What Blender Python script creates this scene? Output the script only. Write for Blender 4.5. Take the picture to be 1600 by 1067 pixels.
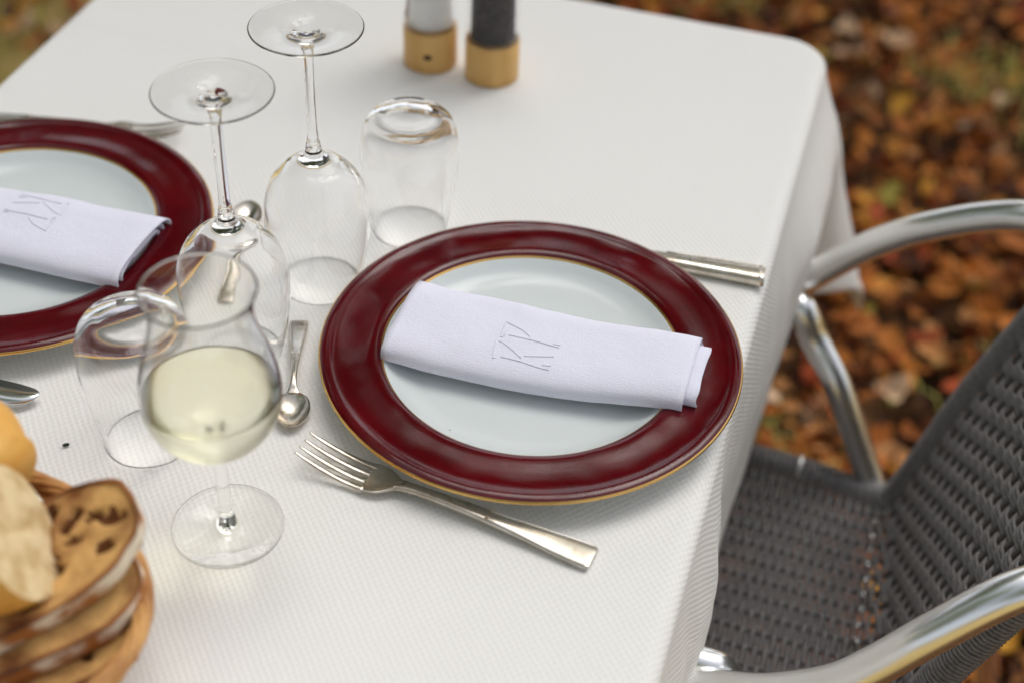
import bpy, bmesh, math, random
from mathutils import Vector, Matrix, noise
for o in list(bpy.data.objects): bpy.data.objects.remove(o)
SC = bpy.context.scene
COL = SC.collection
R = math.radians
PI = math.pi
T = 0.74                      # height of the table top; x runs across the table, y along it

# ------------------------------------------------------------------ camera
cam = bpy.data.cameras.new('camera'); co = bpy.data.objects.new('camera', cam); COL.objects.link(co)
SC.camera = co
PITCH, ROLL, YAW, CAMH = 0.7173, 0.0482, 0.259, 0.6508
fw = Vector((0, math.cos(PITCH), -math.sin(PITCH))); up = Vector((0, math.sin(PITCH), math.cos(PITCH))); rt = Vector((1, 0, 0))
rt, up = rt*math.cos(ROLL) + up*math.sin(ROLL), up*math.cos(ROLL) - rt*math.sin(ROLL)
rz = Matrix.Rotation(YAW, 3, 'Z')
rt, up, fw = rz @ rt, rz @ up, rz @ fw
M = Matrix((rt, up, -fw)).transposed().to_4x4(); M.translation = (0, 0, T + CAMH)
co.matrix_world = M
cam.lens = 52.69; cam.sensor_width = 36; cam.clip_start = 0.02; cam.clip_end = 400
cam.dof.use_dof = True; cam.dof.focus_distance = 0.930; cam.dof.aperture_fstop = 3.2; cam.dof.aperture_blades = 9

# ------------------------------------------------------------------ sky and sun
world = bpy.data.worlds.new('World'); SC.world = world; world.use_nodes = True
nt = world.node_tree; nt.nodes.clear()
sky = nt.nodes.new('ShaderNodeTexSky'); sky.sky_type = 'NISHITA'; sky.sun_disc = False
SUN_EL, SUN_AZ = R(60), R(8)
sky.sun_elevation = SUN_EL; sky.sun_rotation = SUN_AZ
sky.air_density = 1.0; sky.dust_density = 4.0; sky.ozone_density = 1.0
hs = nt.nodes.new('ShaderNodeHueSaturation'); hs.inputs['Saturation'].default_value = 0.35
bg = nt.nodes.new('ShaderNodeBackground'); bg.inputs['Strength'].default_value = 0.14
wo = nt.nodes.new('ShaderNodeOutputWorld')
nt.links.new(sky.outputs[0], hs.inputs['Color']); nt.links.new(hs.outputs[0], bg.inputs['Color']); nt.links.new(bg.outputs[0], wo.inputs[0])
sl = bpy.data.lights.new('sun', 'SUN'); sl.energy = 1.15; sl.angle = R(50); sl.color = (1.0, 0.972, 0.935)
so = bpy.data.objects.new('sun', sl); COL.objects.link(so)
sd = Vector((math.sin(SUN_AZ)*math.cos(SUN_EL), math.cos(SUN_AZ)*math.cos(SUN_EL), math.sin(SUN_EL)))
so.rotation_euler = sd.to_track_quat('Z', 'Y').to_euler()
so.location = (0, 4, 12)
SC.view_settings.view_transform = 'Standard'; SC.view_settings.look = 'None'
SC.view_settings.gamma = 1; SC.view_settings.exposure = 0.47; SC.view_settings.use_curve_mapping = False
SC.render.engine = 'CYCLES'
cy = SC.cycles
cy.use_denoising = True; cy.max_bounces = 20; cy.transmission_bounces = 18; cy.glossy_bounces = 6; cy.diffuse_bounces = 4
cy.sample_clamp_indirect = 20; cy.blur_glossy = 0.0

# ------------------------------------------------------------------ helpers
def tag(o, label=None, cat=None, group=None, kind=None):
    if label: o['label'] = label
    if cat: o['category'] = cat
    if group: o['group'] = group
    if kind: o['kind'] = kind
    return o
def empty(name, loc=(0, 0, 0), rz=0):
    o = bpy.data.objects.new(name, None); COL.objects.link(o); o.location = loc; o.rotation_euler = (0, 0, rz)
    o.empty_display_size = 0.05
    return o
def mesh_of(verts, faces, mat=None, smooth=True, name='m'):
    me = bpy.data.meshes.new(name); me.from_pydata([tuple(v) for v in verts], [], faces); me.validate(); me.update()
    if smooth: me.polygons.foreach_set('use_smooth', [True]*len(me.polygons))
    if mat: me.materials.append(mat)
    return me
def link(name, me, parent=None, loc=None, rot=None):
    o = bpy.data.objects.new(name, me); COL.objects.link(o)
    if parent: o.parent = parent
    if loc: o.location = loc
    if rot: o.rotation_euler = rot
    return o
def obj(name, vf, mat, parent=None, smooth=True):
    return link(name, mesh_of(vf[0], vf[1], mat, smooth, name), parent)
def copy_tree(o, parent=None):
    c = o.copy(); COL.objects.link(c); c.parent = parent
    for ch in list(o.children): copy_tree(ch, c)
    return c
def merge(parts):
    V, F = [], []
    for v, f in parts:
        k = len(V); V += list(v); F += [tuple(i + k for i in q) for q in f]
    return V, F
def lathe(prof, seg=64, cx=0, cy_=0, cz=0, sy=1.0):
    """closed or open profile of (r, z); r == 0 ends become poles"""
    V, F, rows = [], [], []
    for r, z in prof:
        if r < 1e-6:
            rows.append([len(V)]); V.append((cx, cy_, cz + z))
        else:
            rows.append(list(range(len(V), len(V) + seg)))
            V += [(cx + r*math.cos(2*PI*k/seg), cy_ + sy*r*math.sin(2*PI*k/seg), cz + z) for k in range(seg)]
    for a, b in zip(rows, rows[1:]):
        for k in range(seg):
            k2 = (k + 1) % seg
            if len(a) == 1 and len(b) == 1: continue
            if len(a) == 1: F.append((a[0], b[k2], b[k]))
            elif len(b) == 1: F.append((a[k], a[k2], b[0]))
            else: F.append((a[k], a[k2], b[k2], b[k]))
    return V, F
def spline(pts, per=8):
    """Catmull-Rom through tuples of any dimension"""
    P = [pts[0]] + list(pts) + [pts[-1]]
    out = []
    for i in range(1, len(P) - 2):
        a, b, c, d = P[i-1], P[i], P[i+1], P[i+2]
        for k in range(per):
            t = k/per
            out.append(tuple(0.5*(2*b[j] + (c[j]-a[j])*t + (2*a[j]-5*b[j]+4*c[j]-d[j])*t*t + (3*b[j]-a[j]-3*c[j]+d[j])*t**3) for j in range(len(b))))
    out.append(tuple(pts[-1]))
    return out
def tube(path, rad, seg=8, caps=True, closed=False):
    """swept tube; rad a number or a list"""
    P = [Vector(q) for q in path]; n = len(P)
    V, F = [], []
    ref = None
    for i, q in enumerate(P):
        if closed: t = P[(i+1) % n] - P[i-1]
        else: t = P[min(i+1, n-1)] - P[max(i-1, 0)]
        t.normalize()
        if ref is None:
            ref = Vector((0, 0, 1)) if abs(t.z) < 0.9 else Vector((1, 0, 0))
        a = ref - t*ref.dot(t)
        if a.length < 1e-6: a = t.orthogonal()
        a.normalize(); ref = a; b = t.cross(a)
        r = rad[i] if isinstance(rad, (list, tuple)) else rad
        V += [q + (a*math.cos(2*PI*k/seg) + b*math.sin(2*PI*k/seg))*r for k in range(seg)]
    m = n if closed else n - 1
    for i in range(m):
        j = (i + 1) % n
        for k in range(seg):
            k2 = (k + 1) % seg
            F.append((i*seg+k, i*seg+k2, j*seg+k2, j*seg+k))
    if caps and not closed:
        F.append(tuple(range(seg))[::-1]); F.append(tuple((n-1)*seg + k for k in range(seg)))
    return V, F
def sweep(secs, caps=True):
    """list of equal-length rings of points -> skin"""
    n = len(secs[0]); V = [q for s in secs for q in s]; F = []
    for i in range(len(secs) - 1):
        for k in range(n):
            k2 = (k + 1) % n
            F.append((i*n+k, i*n+k2, (i+1)*n+k2, (i+1)*n+k))
    if caps: F.append(tuple(range(n))[::-1]); F.append(tuple((len(secs)-1)*n + k for k in range(n)))
    return V, F
def smoothstep(a, b, x):
    t = min(1, max(0, (x-a)/(b-a))); return t*t*(3-2*t)
def interp(tab, x):
    if x <= tab[0][0]: return tab[0][1]
    for (a, b), (c, d) in zip(tab, tab[1:]):
        if x <= c:
            t = (x-a)/(c-a); t = t*t*(3-2*t); return b + (d-b)*t
    return tab[-1][1]

# ------------------------------------------------------------------ materials
def mat(name, col, rough=0.5, metal=0.0, spec=0.5, trans=0.0, ior=1.45, coat=0.0):
    m = bpy.data.materials.new(name); m.use_nodes = True
    b = m.node_tree.nodes['Principled BSDF']
    b.inputs['Base Color'].default_value = (*col, 1); b.inputs['Roughness'].default_value = rough
    b.inputs['Metallic'].default_value = metal; b.inputs['Specular IOR Level'].default_value = spec
    b.inputs['Transmission Weight'].default_value = trans; b.inputs['IOR'].default_value = ior
    b.inputs['Coat Weight'].default_value = coat; b.inputs['Coat Roughness'].default_value = 0.05
    return m
def N(m, typ, **kw):
    n = m.node_tree.nodes.new(typ)
    for k, v in kw.items():
        if k.startswith('_'): setattr(n, k[1:], v)
        else: n.inputs[k.replace('__', ' ')].default_value = v
    return n
def L(m, a, b): m.node_tree.links.new(a, b)
def bsdf(m): return m.node_tree.nodes['Principled BSDF']
def noise_col(m, c1, c2, scale, detail=4, coord='Object', lo=0.35, hi=0.65, stretch=None, rough=0.55):
    tc = N(m, 'ShaderNodeTexCoord'); src = tc.outputs[coord]
    if stretch:
        mp = N(m, 'ShaderNodeMapping'); mp.inputs['Scale'].default_value = stretch; L(m, src, mp.inputs[0]); src = mp.outputs[0]
    nz = N(m, 'ShaderNodeTexNoise', Scale=scale, Detail=detail, Roughness=rough); L(m, src, nz.inputs['Vector'])
    cr = N(m, 'ShaderNodeValToRGB'); cr.color_ramp.elements[0].position = lo; cr.color_ramp.elements[1].position = hi
    cr.color_ramp.elements[0].color = (*c1, 1); cr.color_ramp.elements[1].color = (*c2, 1)
    L(m, nz.outputs['Fac'], cr.inputs[0]); L(m, cr.outputs[0], bsdf(m).inputs['Base Color'])
    return src, nz, cr
def bump(m, height, strength=0.3, dist=0.001, prev=None):
    b = N(m, 'ShaderNodeBump', Strength=strength, Distance=dist)
    L(m, height, b.inputs['Height'])
    if prev is not None: L(m, prev.outputs[0], b.inputs['Normal'])
    L(m, b.outputs[0], bsdf(m).inputs['Normal'])
    return b
def math_(m, op, a, b=None):
    n = N(m, 'ShaderNodeMath', _operation=op)
    for i, v in enumerate((a, b)):
        if v is None: continue
        if isinstance(v, (int, float)): n.inputs[i].default_value = v
        else: L(m, v, n.inputs[i])
    return n.outputs[0]

MT = {}
# tablecloth: woven honeycomb cells about 2.6 mm
m = MT['cloth'] = mat('tablecloth_weave', (0.79, 0.785, 0.76), 0.85, spec=0.25)
uv = N(m, 'ShaderNodeUVMap', _uv_map='UVMap'); sp = N(m, 'ShaderNodeSeparateXYZ'); L(m, uv.outputs[0], sp.inputs[0])
wn = N(m, 'ShaderNodeTexNoise', Scale=60.0, Detail=2.0); L(m, uv.outputs[0], wn.inputs['Vector'])
wob = math_(m, 'MULTIPLY', wn.outputs['Fac'], 2.2)
cu = math_(m, 'COSINE', math_(m, 'ADD', math_(m, 'MULTIPLY', sp.outputs[0], 2*PI/0.0046), wob))
cv = math_(m, 'COSINE', math_(m, 'ADD', math_(m, 'MULTIPLY', sp.outputs[1], 2*PI/0.0054), wob))
cell = math_(m, 'MULTIPLY', cu, cv)
fine = N(m, 'ShaderNodeTexNoise', Scale=1800.0, Detail=2.0); L(m, uv.outputs[0], fine.inputs['Vector'])
hgt = math_(m, 'ADD', cell, math_(m, 'MULTIPLY', fine.outputs['Fac'], 0.5))
bump(m, hgt, 0.3, 0.0006)
mr = N(m, 'ShaderNodeMapRange'); mr.inputs['From Min'].default_value = -1.0; mr.inputs['From Max'].default_value = 0.4
L(m, cell, mr.inputs['Value'])
mx = N(m, 'ShaderNodeMix', _data_type='RGBA'); mx.inputs['A'].default_value = (0.74, 0.725, 0.69, 1); mx.inputs['B'].default_value = (0.80, 0.785, 0.75, 1)
L(m, mr.outputs[0], mx.inputs['Factor']); L(m, mx.outputs['Result'], bsdf(m).inputs['Base Color'])
# napkin linen
m = MT['linen'] = mat('napkin_linen', (0.755, 0.75, 0.85), 0.9, spec=0.15)
tc = N(m, 'ShaderNodeTexCoord')
n1 = N(m, 'ShaderNodeTexNoise', Scale=900.0, Detail=2.0); L(m, tc.outputs['Object'], n1.inputs['Vector'])
mp = N(m, 'ShaderNodeMapping'); mp.inputs['Scale'].default_value = (1, 12, 1); L(m, tc.outputs['Object'], mp.inputs[0])
n2 = N(m, 'ShaderNodeTexNoise', Scale=160.0, Detail=3.0); L(m, mp.outputs[0], n2.inputs['Vector'])
n3 = N(m, 'ShaderNodeTexNoise', Scale=45.0, Detail=3.0); L(m, tc.outputs['Object'], n3.inputs['Vector'])
hh = math_(m, 'ADD', math_(m, 'ADD', n1.outputs['Fac'], math_(m, 'MULTIPLY', n2.outputs['Fac'], 0.6)), math_(m, 'MULTIPLY', n3.outputs['Fac'], 2.2))
bump(m, hh, 0.35, 0.0012)
MT['thread'] = mat('embroidery_thread', (0.70, 0.695, 0.78), 0.7)
# porcelain
m = MT['porcelain'] = mat('porcelain_white', (0.635, 0.675, 0.662), 0.14, spec=0.4, coat=0.0)
tc = N(m, 'ShaderNodeTexCoord'); nz = N(m, 'ShaderNodeTexNoise', Scale=25.0, Detail=2.0); L(m, tc.outputs['Object'], nz.inputs['Vector']); bump(m, nz.outputs['Fac'], 0.06, 0.004)
m = MT['burgundy'] = mat('burgundy_leather_grain_glaze', (0.09, 0.0015, 0.006), 0.13, spec=0.5, coat=0.0)
src, nz, cr = noise_col(m, (0.062, 0.0006, 0.003), (0.092, 0.001, 0.0045), 30, 3)
gr = N(m, 'ShaderNodeTexVoronoi', Scale=900.0); L(m, src, gr.inputs['Vector'])
lg = N(m, 'ShaderNodeTexNoise', Scale=22.0, Detail=1.0); L(m, src, lg.inputs['Vector'])
b1 = bump(m, gr.outputs['Distance'], 0.06, 0.0006); bump(m, lg.outputs['Fac'], 0.35, 0.006, b1)
m = MT['gold'] = mat('worn_gold_line', (0.85, 0.52, 0.16), 0.25, 1.0)
# silver plate
m = MT['silver'] = mat('old_silver_plate', (0.78, 0.73, 0.65), 0.2, 1.0)
src, nz, cr = noise_col(m, (0.50, 0.44, 0.36), (0.72, 0.68, 0.61), 60, 5)
rr = N(m, 'ShaderNodeMapRange'); rr.inputs['To Min'].default_value = 0.34; rr.inputs['To Max'].default_value = 0.16; L(m, nz.outputs['Fac'], rr.inputs['Value']); L(m, rr.outputs[0], bsdf(m).inputs['Roughness'])
sc_ = N(m, 'ShaderNodeTexNoise', Scale=500.0, Detail=3.0); L(m, src, sc_.inputs['Vector']); bump(m, sc_.outputs['Fac'], 0.06, 0.0005)
MT['steel'] = mat('polished_knife_steel', (0.75, 0.76, 0.75), 0.18, 1.0)
# glass
m = MT['glass'] = mat('clear_glass', (1, 1, 1), 0.0, trans=1.0, ior=1.40)
m = MT['fog_glass'] = mat('slightly_misted_glass', (1.0, 1.0, 0.99), 0.04, trans=1.0, ior=1.40)
m = MT['wine'] = mat('white_wine', (1.0, 0.988, 0.82), 0.30, trans=1.0, ior=1.22)
MT['acrylic'] = mat('clear_acrylic', (0.97, 0.97, 0.97), 0.02, trans=1.0, ior=1.45)
# mills
m = MT['beech'] = mat('beech_wood', (0.56, 0.31, 0.1), 0.5)
src, nz, cr = noise_col(m, (0.58, 0.31, 0.085), (0.76, 0.48, 0.17), 5, 4, stretch=(10, 10, 1.5), lo=0.25, hi=0.75)
m = MT['knot'] = mat('dark_knot', (0.05, 0.018, 0.006), 0.7)
m = MT['salt'] = mat('coarse_salt', (0.93, 0.93, 0.92), 0.6)
tc = N(m, 'ShaderNodeTexCoord'); vz = N(m, 'ShaderNodeTexVoronoi', Scale=420.0); L(m, tc.outputs['Object'], vz.inputs['Vector']); bump(m, vz.outputs['Distance'], 0.8, 0.002)
m = MT['pepper'] = mat('black_peppercorns', (0.022, 0.016, 0.016), 0.7)
tc = N(m, 'ShaderNodeTexCoord'); vz = N(m, 'ShaderNodeTexVoronoi', Scale=230.0); L(m, tc.outputs['Object'], vz.inputs['Vector']); bump(m, vz.outputs['Distance'], 1.0, 0.003)
cr = N(m, 'ShaderNodeValToRGB'); cr.color_ramp.elements[0].color = (0.045, 0.03, 0.03, 1); cr.color_ramp.elements[1].color = (0.012, 0.009, 0.01, 1)
L(m, vz.outputs['Color'], cr.inputs[0]); L(m, cr.outputs[0], bsdf(m).inputs['Base Color'])
# bread and basket
m = MT['crust'] = mat('baked_crust', (0.42, 0.18, 0.045), 0.65)
src, nz, cr = noise_col(m, (0.17, 0.05, 0.012), (0.60, 0.30, 0.075), 26, 5, lo=0.3, hi=0.62); bump(m, nz.outputs['Fac'], 0.5, 0.004)
m = MT['crust_pale'] = mat('golden_baguette_crust', (0.62, 0.33, 0.07), 0.6)
src, nz, cr = noise_col(m, (0.62, 0.26, 0.035), (0.84, 0.50, 0.12), 22, 4, lo=0.35, hi=0.65); bump(m, nz.outputs['Fac'], 0.4, 0.003)
m = MT['crust_flour'] = mat('floured_crust', (0.5, 0.3, 0.15), 0.85)
src, nz, cr = noise_col(m, (0.40, 0.15, 0.035), (0.86, 0.76, 0.60), 30, 5, lo=0.47, hi=0.57); bump(m, nz.outputs['Fac'], 0.6, 0.003)
m = MT['crumb'] = mat('sourdough_crumb', (0.6, 0.4, 0.2), 0.9)
src, nz, cr = noise_col(m, (0.20, 0.07, 0.017), (0.66, 0.38, 0.13), 34, 8, lo=0.40, hi=0.64); bump(m, nz.outputs['Fac'], 0.9, 0.004)
m = MT['crumb_white'] = mat('baguette_crumb', (0.70, 0.58, 0.38), 0.9)
src, nz, cr = noise_col(m, (0.56, 0.38, 0.17), (0.78, 0.62, 0.36), 75, 6, lo=0.36, hi=0.58); bump(m, nz.outputs['Fac'], 0.7, 0.004)
MT['hole'] = mat('crumb_pocket', (0.17, 0.06, 0.016), 0.9)
m = MT['crust_dark'] = mat('dark_toasted_crust', (0.12, 0.035, 0.01), 0.7)
noise_col(m, (0.07, 0.018, 0.006), (0.34, 0.13, 0.035), 30, 4)
m = MT['wicker'] = mat('honey_willow', (0.48, 0.22, 0.065), 0.5)
src, nz, cr = noise_col(m, (0.36, 0.15, 0.04), (0.64, 0.34, 0.11), 40, 4)
# chair
MT['alu'] = mat('polished_aluminium', (0.88, 0.88, 0.87), 0.26, 1.0)
m = MT['cord'] = mat('grey_resin_cord', (0.075, 0.068, 0.066), 0.33, spec=0.5)
noise_col(m, (0.112, 0.107, 0.108), (0.172, 0.164, 0.162), 300, 2)
MT['stake'] = mat('dark_resin_stake', (0.075, 0.07, 0.07), 0.5)
MT['wood'] = mat('dark_table_wood', (0.12, 0.07, 0.04), 0.6)
# ground and leaves
m = MT['soil'] = mat('forest_soil', (0.05, 0.03, 0.018), 1.0, spec=0.1)
src, nz, cr = noise_col(m, (0.035, 0.016, 0.008), (0.21, 0.105, 0.045), 9, 8, lo=0.38, hi=0.68)
bump(m, nz.outputs['Fac'], 0.8, 0.05)
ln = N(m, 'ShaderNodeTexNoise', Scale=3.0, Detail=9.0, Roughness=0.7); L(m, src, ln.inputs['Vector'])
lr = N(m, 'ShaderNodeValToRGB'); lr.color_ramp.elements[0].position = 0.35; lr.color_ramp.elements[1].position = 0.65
lr.color_ramp.elements[0].color = (0.34, 0.29, 0.07, 1); lr.color_ramp.elements[1].color = (0.66, 0.44, 0.20, 1); L(m, ln.outputs['Fac'], lr.inputs[0])  # dry lawn past the clearing, lightened in colour to stand in for sunlight
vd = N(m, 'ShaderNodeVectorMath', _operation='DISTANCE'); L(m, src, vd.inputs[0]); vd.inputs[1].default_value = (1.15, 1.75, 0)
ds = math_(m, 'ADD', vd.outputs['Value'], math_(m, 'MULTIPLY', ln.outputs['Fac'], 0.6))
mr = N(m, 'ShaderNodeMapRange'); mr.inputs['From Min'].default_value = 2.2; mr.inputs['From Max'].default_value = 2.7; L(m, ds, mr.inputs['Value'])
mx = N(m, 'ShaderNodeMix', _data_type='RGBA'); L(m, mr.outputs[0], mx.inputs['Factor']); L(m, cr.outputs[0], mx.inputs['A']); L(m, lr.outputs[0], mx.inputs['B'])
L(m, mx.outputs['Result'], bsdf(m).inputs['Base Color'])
LEAFC = [(0.60, 0.205, 0.036), (0.46, 0.145, 0.028), (0.72, 0.31, 0.06), (0.20, 0.055, 0.014), (0.74, 0.50, 0.31), (0.52, 0.23, 0.075), (0.72, 0.36, 0.045), (0.36, 0.065, 0.018), (0.38, 0.31, 0.06), (0.08, 0.026, 0.010)]
for i, c in enumerate(LEAFC):
    m = mat('dead_leaf', c, 0.7, spec=0.3); MT['leaf%d' % i] = m
    noise_col(m, tuple(x*0.6 for x in c), tuple(min(1, x*1.3) for x in c), 30, 4)
MT['grass'] = mat('ground_grass', (0.44, 0.40, 0.09), 0.7)  # pale straw grass, part of its brightness stands for sunlight
m = MT['bark'] = mat('tree_bark', (0.11, 0.085, 0.06), 0.9)
src, nz, cr = noise_col(m, (0.05, 0.036, 0.026), (0.17, 0.13, 0.095), 6, 6, stretch=(3, 3, 0.5)); bump(m, nz.outputs['Fac'], 0.8, 0.05)
MT['foliage'] = mat('tree_leaf', (0.075, 0.10, 0.022), 0.5)
MT['foliage2'] = mat('tree_leaf_turning', (0.16, 0.13, 0.025), 0.5)
for nm_, c_ in (('foliage', (0.12, 0.17, 0.035)), ('foliage2', (0.22, 0.18, 0.035))):
    m = MT[nm_]; bsdf(m).inputs['Base Color'].default_value = (*c_, 1)
    tr = N(m, 'ShaderNodeBsdfTranslucent'); tr.inputs['Color'].default_value = (c_[0]*1.6, c_[1]*1.6, c_[2]*1.2, 1)
    ms = N(m, 'ShaderNodeMixShader', Fac=0.5); L(m, bsdf(m).outputs[0], ms.inputs[1]); L(m, tr.outputs[0], ms.inputs[2])
    L(m, ms.outputs[0], m.node_tree.nodes['Material Output'].inputs['Surface'])
MT['herb'] = mat('herb_scrap', (0.02, 0.03, 0.012), 0.8)

# ------------------------------------------------------------------ ground
GV, GF = [], []
gn = 120
def gcoord(i):           # finer near the table
    t = (i/gn)*2 - 1; return (abs(t)**3)*60*(1 if t > 0 else -1) + t*4
for j in range(gn+1):
    for i in range(gn+1):
        x, y = gcoord(i) + 0.2, gcoord(j) + 1.6
        z = 0.02*noise.noise((x*1.3, y*1.3, 0)) - 0.012
        GV.append((x, y, z))
for j in range(gn):
    for i in range(gn):
        a = j*(gn+1)+i; GF.append((a, a+1, a+gn+2, a+gn+1))
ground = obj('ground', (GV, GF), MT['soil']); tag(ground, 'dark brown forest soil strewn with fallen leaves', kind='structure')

def leaf_mesh(seed, kind):
    rnd = random.Random(seed)
    n = 8; V, F = [], []
    curl = rnd.uniform(-0.3, 0.9); cup = rnd.uniform(-0.4, 0.7); tw = rnd.uniform(-0.9, 0.9); sw = rnd.uniform(-.25, .25)
    for i in range(n+1):
        t = i/n; lobe = (0.72 + 0.28*math.cos(t*PI*rnd.choice((5, 6, 7)))) if kind else 1
        w = 0.5*math.sin(PI*min(1, t*0.95+0.04))**0.8*(0.85 if kind else 0.6)*lobe*(1 + 0.25*rnd.uniform(-1, 1))
        x = t - 0.5; z0 = curl*x*x; cx = sw*math.sin(PI*t)
        wl, wr = w*rnd.uniform(.75, 1.1), w*rnd.uniform(.75, 1.1)
        for s in (-1, -0.5, 0, 0.5, 1):
            a = tw*x; yy = cx + s*(wl if s < 0 else wr); zz = z0 + cup*abs(s)**1.5*w + 0.07*rnd.uniform(-1, 1)*abs(s)
            V.append((x, yy*math.cos(a) - zz*math.sin(a)*0.4, zz + yy*math.sin(a)*0.6))
    for i in range(n):
        for k in range(4):
            a = i*5+k; F.append((a, a+1, a+6, a+5))
    return V, F
LM = [leaf_mesh(s, s % 3 > 0) for s in range(10)]
def cam2n(x, y):   # camera-aligned ground coordinates -> world
    c, s = math.cos(YAW), math.sin(YAW); return (x*c - y*s, x*s + y*c)
leaf_me = {}
rnd = random.Random(5)
def leafcolor(r):
    return r.choices(range(10), weights=[22, 20, 8, 17, 4, 12, 3, 10, 1, 16])[0]
for k in range(290):
    if k < 215:
        y = rnd.uniform(0.95, 2.75); x = rnd.uniform(0.12 + 0.02*y, 0.42 + 0.28*y)
    else:
        y = rnd.uniform(2.05, 2.75); x = rnd.uniform(-1.12, 0.35)
        if -0.95 < x + 0.3*(2.5-y) < 0.02: x = rnd.uniform(-1.15, -0.75)
    X, Y = cam2n(x, y)
    li, ci = rnd.randrange(10), leafcolor(rnd)
    if x < -0.6 and rnd.random() < 0.7: ci = rnd.choice([4, 4, 6, 8, 5, 2])  # paler leaf tones on this side, sunlight put into the colour
    if (li, ci) not in leaf_me: leaf_me[(li, ci)] = mesh_of(*LM[li], MT['leaf%d' % ci], True, 'leaf')
    o = link('leaf', leaf_me[(li, ci)], ground, (X, Y, rnd.uniform(0.010, 0.04)), (rnd.gauss(0, 0.45), rnd.gauss(0, 0.45), rnd.uniform(0, 6.28)))
    s = rnd.uniform(0.035, 0.078); o.scale = (s, s, s)
# the rest of the litter is one mass per tone
bm_parts = {i: ([], []) for i in range(10)}
LV, LF, LI = [], [], []
for k in range(15000):
    y = rnd.uniform(0.5, 3.5); x = rnd.uniform(-1.6, 2.0)
    X, Y = cam2n(x, y)
    if math.hypot(X-1.15, Y-1.75) > 2.1 and rnd.random() < 0.8: continue
    s = rnd.uniform(0.02, 0.06); v, f = LM[rnd.randrange(10)]
    mt = Matrix.Translation((X, Y, rnd.uniform(-0.006, 0.026))) @ (Matrix.Rotation(rnd.uniform(0, 6.28), 4, 'Z') @ Matrix.Rotation(rnd.gauss(0, 0.5), 4, 'X') @ Matrix.Rotation(rnd.gauss(0, 0.5), 4, 'Y')) @ Matrix.Scale(s, 4)
    ci = leafcolor(rnd); b = len(LV)
    if x < -0.5 and rnd.random() < 0.7: ci = rnd.choice([4, 4, 6, 8, 5, 2])  # litter at the upper left takes pale tones that imitate sunlight
    LV += [mt @ Vector(q) for q in v]; LF += [tuple(i+b for i in q) for q in f]; LI += [ci]*len(f)
me = mesh_of(LV, LF, None, True, 'leaf_litter')
for i in range(10): me.materials.append(MT['leaf%d' % i])
me.polygons.foreach_set('material_index', LI)
lit = link('leaf_litter', me, ground); tag(lit, 'mass of smaller fallen leaves', kind='stuff')
# grass blades: mostly where the ground is open at the upper left
V, F = [], []
for k in range(2600):
    if k < 2100: y = rnd.uniform(1.9, 3.6); x = rnd.uniform(-2.0, -0.55)
    else:
        c = rnd.choice([(0.93, 2.2), (0.78, 2.35), (0.35, 2.62), (0.72, 1.5), (0.3, 1.3)]); x = rnd.gauss(c[0], 0.06); y = rnd.gauss(c[1], 0.06)
    X, Y = cam2n(x, y); a = rnd.uniform(0, 6.28); l = rnd.uniform(0.02, 0.06); w = 0.0025
    d = Vector((math.cos(a), math.sin(a), 0)); s = Vector((-d.y, d.x, 0))*w; p0 = Vector((X, Y, 0.0))
    b = len(V); mid = p0 + d*l*0.35 + Vector((0, 0, l*0.8)); tip = p0 + d*l + Vector((0, 0, l))
    V += [p0-s, p0+s, mid+s*0.8, mid-s*0.8, tip]; F += [(b, b+1, b+2, b+3), (b+3, b+2, b+4)]
gr = obj('grass', (V, F), MT['grass'], ground); tag(gr, 'sparse grass between the leaves', kind='stuff')

# ------------------------------------------------------------------ trees round the clearing (mirrored in glass and metal)
def tree(x, y, h, cr, seed, label, turning, dens):
    rnd = random.Random(seed)
    t = empty('tree', (x, y, 0)); tag(t, label, 'tree', 'trees round the clearing')
    lean = (rnd.uniform(-.3, .3), rnd.uniform(-.3, .3))
    parts = [tube(spline([(0, 0, -0.1), (lean[0]*.2, lean[1]*.2, h*.3), (lean[0]*.6, lean[1]*.6, h*.6), (lean[0], lean[1], h*.92)], 5), [0.26 - 0.014*i for i in range(16)], 10)]
    tips = []
    for k in range(12):
        a = k*2.4 + rnd.uniform(-.3, .3); z0 = h*rnd.uniform(.36, .82); l = cr*rnd.uniform(.6, 1.0)*(1.1 - 0.5*abs(z0/h - .5))
        p0 = Vector((lean[0]*z0/h, lean[1]*z0/h, z0)); p1 = p0 + Vector((math.cos(a)*l*.5, math.sin(a)*l*.5, l*.22)); p2 = p0 + Vector((math.cos(a)*l, math.sin(a)*l, l*rnd.uniform(.15, .5)))
        parts.append(tube(spline([p0, p1, p2], 5), [0.085 - 0.0075*i for i in range(11)], 6)); tips += [p1, (p1+p2)/2, p2]
    obj('trunk', merge(parts), MT['bark'], t)
    V, F = [], []
    for tp in tips + [Vector((lean[0], lean[1], h*.95))]:
        for c in range(3):
            q = tp + Vector((rnd.gauss(0, .45), rnd.gauss(0, .45), rnd.gauss(0, .35))); sz = rnd.uniform(.3, .6)
            for l in range(dens):
                p = q + Vector((rnd.gauss(0, sz*.6), rnd.gauss(0, sz*.6), rnd.gauss(0, sz*.45)))
                u = Vector((rnd.gauss(0, 1), rnd.gauss(0, 1), rnd.gauss(0, .5))).normalized(); w = u.orthogonal().normalized()
                s = rnd.uniform(.05, .10); b = len(V)
                V += [p-u*s, p+w*s*.55, p+u*s, p-w*s*.55]; F.append((b, b+1, b+2, b+3))
    obj('crown', (V, F), MT['foliage2' if turning else 'foliage'], t, False)
tree(-3.6, 5.0, 9.0, 2.9, 1, 'green tree beyond the far left corner of the table', False, 155)
tree(-1.0, 6.2, 9.6, 3.0, 2, 'green tree straight beyond the far end of the table', False, 155)
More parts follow.
